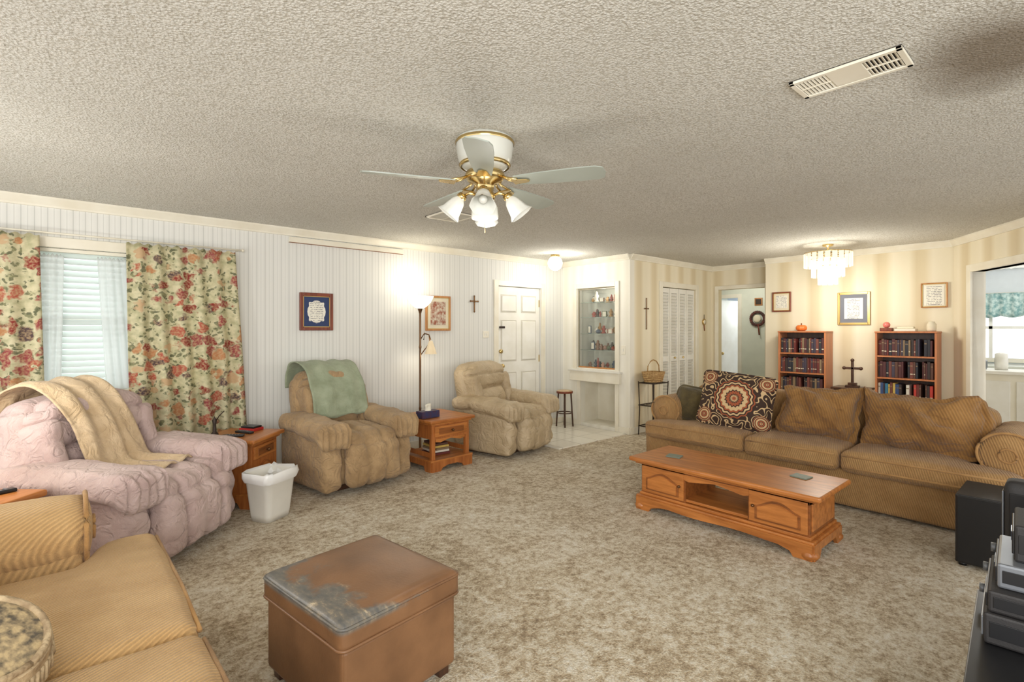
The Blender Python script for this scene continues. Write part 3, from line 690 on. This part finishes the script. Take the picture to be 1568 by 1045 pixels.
for sy in (-1,1):
    b.prism([(-.24,0),(.24,0),(.24,-.04),(.2,-.05),(.0,-.02),(-.2,-.05),(-.24,-.04)],.016,M_oak,Matrix.Translation((0,sy*(Wd/2)-.008,.345))@FY)
b.box((0,0,.367),(L+.08,Wd+.06,.02),M_oak,.006); b.box((0,0,.392),(1.38,.59,.034),M_oak,.012,seg=3)
b.out('coffee_table',(3.70,1.765,0),-math.pi/2)
M_slate=simple('slate_coaster',(120,130,116),.5)
for p,r in (((3.66,2.2,.4095),.2),((3.80,1.32,.4095),-.15)):
    b=B(); b.prism([(x,y) for x,y in ((-.05,-.06),(.05,-.055),(.055,.06),(-.045,.055))],.008,M_slate,None,.002); b.out('coaster',p,r)
# ------------------------------------------------------------ end tables
def end_table(name,loc,rz,w=.56,d=.6,h=.56,style=0):
    b=B(); plinth(b,w-.06,d-.06,M_oakz); b.box((0,0,.105),(w-.04,d-.04,.02),M_oak,.005)
    b.box((0,0,h-.02),(w,d,.035),M_oak,.012,seg=3); b.box((0,0,h-.047),(w-.06,d-.06,.02),M_oak,.004)
    if style==0:
        b.box((0,0,h-.13),(w-.1,d-.1,.145),M_oakz,.003)
        for sx in (-1,1):
            for sy in (-1,1): b.box((sx*(w/2-.07),sy*(d/2-.07),.24),(.045,.045,.27),M_oakz,.006)
        b.prism([(-w/2+.1,0),(w/2-.1,0),(w/2-.1,-.03),(w/2-.16,-.04),(0,-.012),(-w/2+.16,-.04),(-w/2+.1,-.03)],.016,M_oak,Matrix.Translation((0,-d/2+.055,h-.2))@FY)
        for sx in (-1,1): b.box((sx*(w/2-.055),0,.16),(.012,d-.18,.05),M_oakz,.003)
    else:
        b.box((0,0,h/2+.02),(w-.1,d-.1,h-.15),M_oakz,.003)
        b.prism(arch(w-.22,.2),.012,M_oakd,Matrix.Translation((0,-d/2+.038,.14))@FY); b.prism(arch(w-.26,.17),.02,M_oak,Matrix.Translation((0,-d/2+.032,.155))@FY,.003)
    b.box((0,-d/2+.046,h-.125),(w-.16,.018,.105),M_oak,.004); b.box((0,-d/2+.04,h-.125),(w-.26,.016,.06),M_oakd,.004)
    b.cyl((0,-d/2+.03,h-.125),.008,.03,M_bronze,rot=(math.pi/2,0,0)); b.sph((0,-d/2+.012,h-.125),.014,M_bronze,seg=10)
    return b.out(name,loc,rz)
end_table('end_table',(2.99,4.62,0),math.radians(4),.58,.62,.52,0)
end_table('end_table',(1.13,4.70,0),PR,.5,.5,.55,1)
end_table('end_table',(-.40,3.56,0),PR,.5,.5,.6,1)
b=B()
for i,(z,w,m) in enumerate(((0.0,.2,BC[0]),(.028,.19,BL[0]),(.05,.17,BC[6]),(.075,.18,BL[3]),(.1,.15,BC[2]))): b.box((0,.0,z+.012),(w,.24,.022),m,.003,rot=(0,0,.1*math.sin(i*4)))
b.out('stacked_books',(2.98,4.6,.116))
b=B(); b.box((0,0,.035),(.22,.11,.07),simple('tissue_box',(70,40,60),.6,c2=(40,50,90),ns=25),.004); b.cyl((0,0,.072),.03,.004,M_paper)
b.soft((0,0,.1),(.035,.015,.035),M_paper,.012,8,nz=(.012,14)); b.out('tissue_box',(2.82,4.5,.52),.1)
def remote(loc,rz,l=.17):
    b=B(); b.box((0,0,.009),(.045,l,.018),M_black,.006)
    for i in range(5):
        for j in range(3): b.box(((j-1)*.012,(i-2)*.022,.019),(.008,.01,.003),M_silver)
    b.out('remote_control',loc,rz)
remote((1.05,4.62,.5485),1.0); remote((1.16,4.72,.5485),.5); remote((-.25,3.6,.5985),-1.2)
b=B(); b.box((0,0,.012),(.12,.15,.024),simple('red_book',(170,40,34),.6),.003); b.box((0,0,.032),(.1,.13,.015),M_black,.004); b.out('notebook',(1.24,4.82,.5485),.6)
b=B(); b.lathe([(0,0),(.03,0),(.03,.01),(.015,.03),(.012,.09),(.018,.12),(.0,.16)],M_iron,seg=12); b.tube([(0,0,.1),(.03,-.02,.16),(.06,-.05,.2)],.004,M_iron); b.out('figurine',(.95,4.78,.5485))
b=B(); b.lathe([(0,0),(.08,0),(.08,.02),(.03,.04),(.06,.14),(.07,.2),(.02,.3),(.012,.42)],simple('lamp_ceramic',(210,190,160),.3)); b.lathe([(.17,.36),(.11,.6)],simple('lamp_shade',(250,240,215),.8,emis=1.0),seg=32); b.out('table_lamp',(-.52,3.62,.6))
# ------------------------------------------------------------ waste basket
b=B(); M_bin=simple('bin_plastic',(232,230,222),.35)
b.loft([rr(.22,.18,.04,0),rr(.235,.195,.04,.05),rr(.29,.25,.05,.33),rr(.31,.27,.05,.335),rr(.31,.27,.05,.35),rr(.28,.24,.05,.35),rr(.21,.17,.04,.02)],M_bin,caps=(True,True))
b.loft([rr(.30,.26,.05,.29,5,.02,1),rr(.318,.278,.05,.32,5,.02,2),rr(.322,.282,.05,.36,5,.015,3),rr(.30,.26,.05,.368,5,.02,4),rr(.26,.22,.05,.30,5,.015,5)],simple('bin_liner',(240,240,238),.3),caps=(False,False))
b.out('waste_basket',(1.19,4.11,0),.5)
# ------------------------------------------------------------ ottoman
b=B(); w,d=.55,.60
b.box((0,0,.185),(w-.03,d-.03,.29),M_worn,.018,seg=3)
for sx in (-1,1):
    for sy in (-1,1): b.box((sx*(w/2-.06),sy*(d/2-.06),.02),(.05,.05,.04),M_dark,.004)
b.soft((0,0,.375),(w/2,d/2,.052),M_worn,.03,20,puff=(0,0,.012),nz=(.003,5))
for z in (.408,.335):
    ring=rr(w-.004,d-.004,.03,z,6); b.tube(ring+[ring[0]],.006,M_worn,6)
b.out('storage_ottoman',(.93,1.99,0),math.radians(8))
# ------------------------------------------------------------ ceiling fan
F=empty('ceiling_fan',(1.71,2.16,H)); vd=math.atan2(-.75,-.661)
b=B(); b.lathe([(0,0),(.15,0),(.155,-.015),(.152,-.05),(.145,-.1),(.13,-.14),(.10,-.165),(0,-.17)],M_fanw,seg=40)
b.lathe([(.156,-.012),(.160,-.02),(.156,-.03)],M_brass,seg=40); b.lathe([(.134,-.13),(.140,-.14),(.13,-.15)],M_brass,seg=40)
b.lathe([(.06,-.16),(.10,-.175),(.11,-.2),(.09,-.225),(.05,-.24),(.045,-.28),(.06,-.3),(.05,-.325),(0,-.33)],M_brass,seg=32)
b.out('motor_housing',parent=F)
for i in range(5):
    b=B(); out=[(.17,-.045),(.30,-.058),(.5,-.068),(.60,-.066),(.635,-.05),(.645,0),(.635,.05),(.60,.066),(.5,.068),(.30,.058),(.17,.045)]
    b.prism(out,.006,M_blade,Matrix.Translation((0,0,-.235))@Matrix.Rotation(math.radians(-12),4,'X'),.001)
    b.tube([(.09,0,-.2),(.13,.02,-.222),(.19,.03,-.238)],.007,M_brass); b.tube([(.09,0,-.2),(.13,-.02,-.222),(.19,-.03,-.238)],.007,M_brass)
    b.prism([(.16,-.04),(.24,-.02),(.25,0),(.24,.02),(.16,.04)],.006,M_brass,Matrix.Translation((0,0,-.243)))
    b.out('blade_%d'%(i+1),rz=vd+i*2*math.pi/5,parent=F)
for i in range(4):
    a=vd+i*math.pi/2; b=B()
    b.tube([(.04,0,-.3),(.08,0,-.285),(.115,0,-.30)],.008,M_brass)
    b.lathe([(.0,0),(.024,0),(.028,-.02),(.02,-.03)],M_brass,(.115,0,-.295),rot=(0,math.radians(-38),0))
    b.lathe([(.022,-.025),(.036,-.045),(.045,-.08),(.052,-.11),(.066,-.135)],M_frost,(.115,0,-.295),24,rot=(0,math.radians(-38),0),flute=(8,.04))
    b.sph((.16,0,-.36),.022,M_frost); b.out('lamp_arm_%d'%(i+1),rz=a,parent=F)
b=B(); b.lathe([(.03,-.33),(.05,-.34),(.066,-.36),(.072,-.41),(.07,-.425),(.05,-.43),(0,-.432)],M_frost,seg=36,flute=(18,.02)); b.tube([(.0,0,-.43),(0,0,-.5)],.0015,M_brass); b.out('glass_bowl',parent=F)
# ------------------------------------------------------------ vents
def vent(name,c,lx,ly,two=True):
    b=B(); x,y=c; M_vd=bpy.data.materials.get('vent_dark') or simple('vent_dark',(60,54,46),.8)
    b.bx(x-lx/2,x+lx/2,y-ly/2,y+ly/2,H-.004,H-.001,M_vd)
    for a in ((x-lx/2,x-lx/2+.02,y-ly/2,y+ly/2),(x+lx/2-.02,x+lx/2,y-ly/2,y+ly/2),(x-lx/2,x+lx/2,y-ly/2,y-ly/2+.02),(x-lx/2,x+lx/2,y+ly/2-.02,y+ly/2)): b.bx(a[0],a[1],a[2],a[3],H-.014,H-.002,M_trim,.002)
    if two:
        b.bx(x-lx/2+.02,x+lx/2-.02,y-ly*.16,y+ly*.16,H-.012,H-.003,M_trim,.002)
        rg=((y-ly/2+.02,y-ly*.16),(y+ly*.16,y+ly/2-.02))
    else: rg=((y-ly/2+.02,y+ly/2-.02),)
    for r0,r1 in rg:
        n=int((r1-r0)/.013)
        for k in range(n): b.box((x,r0+(k+.5)*(r1-r0)/n,H-.009),(lx-.045,.009,.002),M_trim,rot=(math.radians(30 if r0<y else -30),0,0))
        b.bx(x-.002,x+.002,r0,r1,H-.013,H-.006,M_trim)
    b.out(name)
vent('ceiling_vent',(2.345,.64),.19,.38); vent('ceiling_vent',(2.62,3.80),.33,.33,False)
b=B(); b.lathe([(0,0),(.06,0),(.062,-.02),(.045,-.03)],M_brass,seg=28); b.sph((0,0,-.115),.1,M_globe,seg=32); b.out('globe_ceiling_light',(5.06,4.85,H))
# ------------------------------------------------------------ chandelier
C=empty('chandelier',(6.90,2.10,H))
b=B(); b.lathe([(0,0),(.06,0),(.055,-.02),(.012,-.03),(.01,-.09),(.02,-.1),(.02,-.38),(0,-.4)],M_brass,seg=20)
for r,z in ((.25,-.10),(.17,-.17),(.10,-.26)):
    pts=[(r*math.cos(2*math.pi*k/32),r*math.sin(2*math.pi*k/32),z) for k in range(33)]; b.tube(pts,.006,M_brass,6)
    for k in range(6): b.tube([(0,0,z),(r*math.cos(k*math.pi/3),r*math.sin(k*math.pi/3),z)],.004,M_brass,5)
b.out('brass_frame',parent=C)
b=B()
for r,z,h,n in ((.25,-.10,.17,22),(.17,-.17,.22,15),(.10,-.26,.22,9)):
    for k in range(n):
        a=2*math.pi*k/n; b.box((r*math.cos(a),r*math.sin(a),z-h/2),(.006,2*math.pi*r/n*.74,h),M_crys,.002,rot=(0,0,a))
b.out('glass_panels',parent=C)
# ------------------------------------------------------------ floor lamp
b=B(); b.lathe([(0,0),(.13,0),(.135,.015),(.11,.025),(.03,.04),(.014,.06),(.011,.5),(.014,.52),(.011,.54),(.011,1.2),(.016,1.22),(.011,1.24),(.011,1.6),(.02,1.63),(.03,1.66)],M_bronze,seg=24)
b.lathe([(.03,1.66),(.07,1.68),(.12,1.73),(.15,1.79),(.155,1.8),(.145,1.79),(.1,1.73),(0,1.69)],M_bowl,seg=36)
b.tube([(0,0,1.12),(.06,0,1.2),(.11,0,1.28),(.10,0,1.36),(.05,0,1.37),(.04,0,1.3)],.006,M_bronze)
b.tube([(.0,0,1.3),(.05,0,1.38),(.1,-.01,1.36),(.12,-.01,1.30)],.006,M_bronze)
b.lathe([(.02,.0),(.03,-.03),(.05,-.09),(.068,-.15)],simple('amber_glass_shade',(226,206,170),.3,emis=.3),(.12,-.01,1.29),24,flute=(8,.03)); b.out('floor_lamp',(3.08,5.08,0),-.4)
# ------------------------------------------------------------ basket stand + stool
b=B()
for sx in (-1,1):
    for sy in (-1,1): b.tube([(sx*.17,sy*.12,0),(sx*.16,sy*.11,.35),(sx*.17,sy*.12,.72)],.008,M_iron,6)
for z in (.12,.4,.7):
    p=[(-.17,-.12,z),(.17,-.12,z),(.17,.12,z),(-.17,.12,z),(-.17,-.12,z)]; b.tube(p,.007,M_iron,6)
    for k in range(6): b.tube([(-.17+.34*k/5,-.12,z),(-.17+.34*k/5,.12,z)],.004,M_iron,5)
for k in range(5): b.tube([(-.12+.06*k,-.12,.12),(-.12+.06*k,-.12,.4)],.003,M_iron,5)
b.out('wire_stand',(6.03,3.94,0))
b=B(); M_wick=simple('wicker',(196,164,112),.8,c2=(150,112,66),ns=60,bs=.8,bscale=80)
b.loft([rr(.24,.18,.06,0),rr(.28,.21,.07,.08),rr(.31,.23,.07,.14),rr(.29,.21,.07,.14),rr(.22,.16,.05,.02)],M_wick)
for k in range(6):
    ring=rr(.245+.011*k,.184+.008*k,.065,.015+.024*k); b.tube(ring+[ring[0]],.007,M_wick,6)
b.tube([(-.14,0,.12),(-.13,0,.22),(-.07,0,.28),(0,0,.3),(.07,0,.28),(.13,0,.22),(.14,0,.12)],.008,M_wick,8); b.out('wicker_basket',(6.03,3.94,.709))
b=B(); b.cyl((0,0,.50),.12,.03,M_cher); b.sph((0,0,.515),.115,M_beige,(1,1,.15))
for k in range(4):
    a=math.pi/4+k*math.pi/2; b.tube([(.09*math.cos(a),.09*math.sin(a),.49),(.12*math.cos(a),.12*math.sin(a),0)],.011,M_dark)
ring=[(.108*math.cos(2*math.pi*k/20),.108*math.sin(2*math.pi*k/20),.2) for k in range(21)]; b.tube(ring,.007,M_dark,6)
b.out('round_stool',(5.50,5.08,.012))
# ------------------------------------------------------------ subwoofer + media stand
b=B(); b.box((0,0,.225),(.42,.22,.41),M_blackm,.008); b.box((-.212,0,.225),(.012,.205,.395),M_black,.004)
for sx in (-1,1):
    for sy in (-1,1): b.cyl((sx*.17,sy*.08,.01),.02,.02,M_black)
b.out('subwoofer',(4.26,.44,0))
b=B()
for z in (.06,.22,.39): b.box((-.62,-.26,z),(1.24,.5,.022),M_black,.004)
for x in (-.02,-.62,-1.22):
    for y in (-.03,-.48): b.box((x,y,.195),(.03,.03,.39),M_blackm,.003)
b.box((-.62,-.5,.2),(1.2,.01,.3),M_black)
b.out('media_stand',(2.70,.31,0),math.radians(4))
def comp(name,loc,rz,sz,m,knobs=True,fm=None):
    b=B(); b.box((0,0,sz[2]/2),sz,m,.008)
    b.box((0,sz[1]/2+.002,sz[2]*.5),(sz[0]*.94,.008,sz[2]*.62),fm or M_black,.003); b.box((-sz[0]*.1,sz[1]/2+.006,sz[2]*.55),(sz[0]*.3,.004,sz[2]*.25),simple(name+'_display',(40,60,90),.2))
    if knobs: b.cyl((sz[0]*.36,sz[1]/2+.012,sz[2]*.5),.016,.02,M_silver,rot=(math.pi/2,0,0))
    b.box((-sz[0]/2-.001,0,sz[2]*.5),(.004,sz[1]*.9,sz[2]*.5),M_black,.001); b.box((sz[0]/2+.001,0,sz[2]*.5),(.004,sz[1]*.9,sz[2]*.5),M_black,.001)
    b.out(name,loc,rz)
comp('cable_box',(2.46,.10,.402),math.radians(4),(.4,.3,.10),M_blackm,fm=M_silver)
comp('dvd_player',(2.46,.10,.503),math.radians(4),(.38,.28,.07),M_blackm)
comp('game_console',(2.48,.09,.574),math.radians(4),(.34,.26,.08),M_silver)
comp('center_speaker',(2.49,.08,.655),math.radians(4),(.26,.2,.12),M_blackm,False)
b=B(); b.soft((0,0,.40),(.06,.06,.36),M_blackm,.03,10,nz=(0,1)); b.box((0,.062,.42),(.09,.006,.58),M_silver,.003); b.box((-.062,0,.42),(.006,.08,.58),M_black,.003); b.cyl((0,0,.01),.1,.02,M_black); b.out('tower_speaker',(3.15,.20,0),.0)
# ------------------------------------------------------------ kitchen beyond opening
KX=10.3
wall('wall_kitchen_far','y',KX,KX+.1,-2.2,2.9,M_kit,[(.5,1.5,1.0,1.9)])
b=B(); b.bx(XB+.1,KX,2.9,3.0,0,H,M_kit); b.out('wall_kitchen_side')
b=B()
for a in ((.44,.5,.94,1.96),(1.5,1.56,.94,1.96),(.5,1.5,1.9,1.96),(.5,1.5,.94,1.0)): b.bx(KX-.02,KX,a[0],a[1],a[2],a[3],M_trim,.004)
b.bx(KX+.03,KX+.06,.98,1.02,1,1.9,M_white); b.bx(KX+.03,KX+.06,.5,1.5,1.43,1.47,M_white); b.out('window_2')
def curtY(name,y0,y1,z0,z1,x,n,m):
    t=bmesh.new(); g=[]
    for j in range(9):
        g.append([t.verts.new((x+.02*math.sin(i/ (n*8)*n*2*math.pi),y0+(y1-y0)*i/(n*8),z1+(z0-z1)*j/8-(.03*abs(math.sin(i/(n*8)*n*math.pi/2)) if j==8 else 0))) for i in range(n*8+1)])
    for j in range(8):
        for i in range(n*8): t.faces.new((g[j][i],g[j][i+1],g[j+1][i+1],g[j+1][i]))
    b=B(); b.add(t,m,None,True); b.out(name,solid=.004)
curtY('kitchen_valance',.4,1.6,1.62,1.95,KX-.07,10,simple('teal_print',(206,222,216),.9,c2=(120,160,160),ns=22))
b=B(); b.bx(KX-.62,KX-.002,-.5,2.8,.1,.88,M_white,.004); b.bx(KX-.56,KX-.002,-.5,2.8,0,.1,M_dark); b.bx(KX-.65,KX-.002,-.5,2.8,.88,.92,simple('counter_top',(212,216,204),.3),.006)
for k in range(6): b.bx(KX-.64,KX-.618,-.45+.53*k,.03+.53*k,.14,.84,M_trim,.006); b.sph((KX-.65,-.02+.53*k,.7),.014,M_brass,seg=8)
b.out('kitchen_cabinet')
b=B(); b.bx(8.5,9.0,.15,1.1,0,.88,M_trim,.004); b.bx(8.45,9.05,.1,1.15,.88,.92,M_white,.006)
for k in range(2): b.bx(8.488,8.502,.2+.45*k,.6+.45*k,.1,.8,M_white,.006)
b.out('kitchen_island')
b=B(); b.lathe([(0,0),(.06,0),(.065,.1),(.06,.2),(.0,.22)],M_white,seg=20); b.box((0,.2,.06),(.16,.14,.12),M_silver,.02); b.out('kitchen_canister',(8.75,.75,.92))
b=B(); b.lathe([(0,0),(.12,0),(.125,-.02),(.17,-.05),(.13,-.1),(0,-.12)],M_globe,seg=24); b.out('kitchen_ceiling_light',(8.9,.75,H))
b=B(); M_bz=simple('scallop_board',(216,216,208),.5)
b.prism([(-.3,0),(.3,0)]+[(.3-.6*k/24,-.1-.03*abs(math.sin(k*math.pi/4))) for k in range(25)],.02,M_bz,Matrix.Translation((KX-.3,1.0,2.4))@Matrix.Rotation(math.pi/2,4,'Z')@FY); b.bx(KX-.3,KX-.28,.4,1.6,2.28,2.43,M_bz); b.out('trim_kitchen_scallop')
# ------------------------------------------------------------ lights
def pt(name,loc,e,r=.05,col=(1,.93,.82)):
    l=bpy.data.lights.new(name,'POINT'); l.energy=e; l.shadow_soft_size=r; l.color=col
    o=bpy.data.objects.new(name,l); S.collection.objects.link(o); o.location=loc; return o
pt('fan_light',(1.71,2.16,1.90),6,.12,(1,.97,.92))
pt('floor_lamp_light',(3.08,5.08,1.98),5,.1,(1,.93,.8))
pt('reading_light',(3.18,5.00,1.12),2,.05,(1,.92,.76))
pt('globe_light',(5.06,4.75,2.15),16,.1,(1,.96,.88))
pt('cabinet_fill_light',(5.92,4.71,1.95),1.5,.04,(1,.98,.92))  # added fill to brighten the cabinet interior, no fixture modelled
pt('chandelier_light',(6.75,2.10,1.85),34,.14,(1,.95,.84))
pt('table_lamp_light',(-.52,3.62,1.30),26,.1,(1,.98,.92))
pt('kitchen_light',(8.9,.75,2.2),34,.15,(.97,.99,1))
pt('hall_light',(8.8,4.1,2.2),16,.1,(1,.97,.9))
pt('bedroom_light',(10.6,4.4,1.8),26,.2,(.85,.92,1))
def area(name,loc,rot,sx,sy,e,col):
    l=bpy.data.lights.new(name,'AREA'); l.shape='RECTANGLE'; l.size=sx; l.size_y=sy; l.energy=e; l.color=col
    o=bpy.data.objects.new(name,l); S.collection.objects.link(o); o.location=loc; o.rotation_euler=rot
area('daylight_window',(.42,YW+.5,1.5),(-math.pi/2,0,0),1.5,1.3,22,(.96,.99,1))
area('camera_fill_light',(-1.0,-1.5,1.6),(math.radians(92),0,-math.radians(41.4)),2.4,1.6,140,(1,.99,.97))  # added fill behind the camera to brighten the room, no real lamp
w=bpy.data.worlds.new('world'); S.world=w; w.use_nodes=True
bg=w.node_tree.nodes['Background']; bg.inputs[0].default_value=(1,1,1,1); bg.inputs[1].default_value=1.65
# ------------------------------------------------------------ camera
cd=bpy.data.cameras.new('camera'); cd.lens=18; cd.sensor_width=36; cd.shift_y=-.0112; cd.clip_start=.05
co=bpy.data.objects.new('camera',cd); S.collection.objects.link(co); co.location=(0,0,1.42); co.rotation_euler=(math.pi/2,0,-math.radians(41.4)); S.camera=co
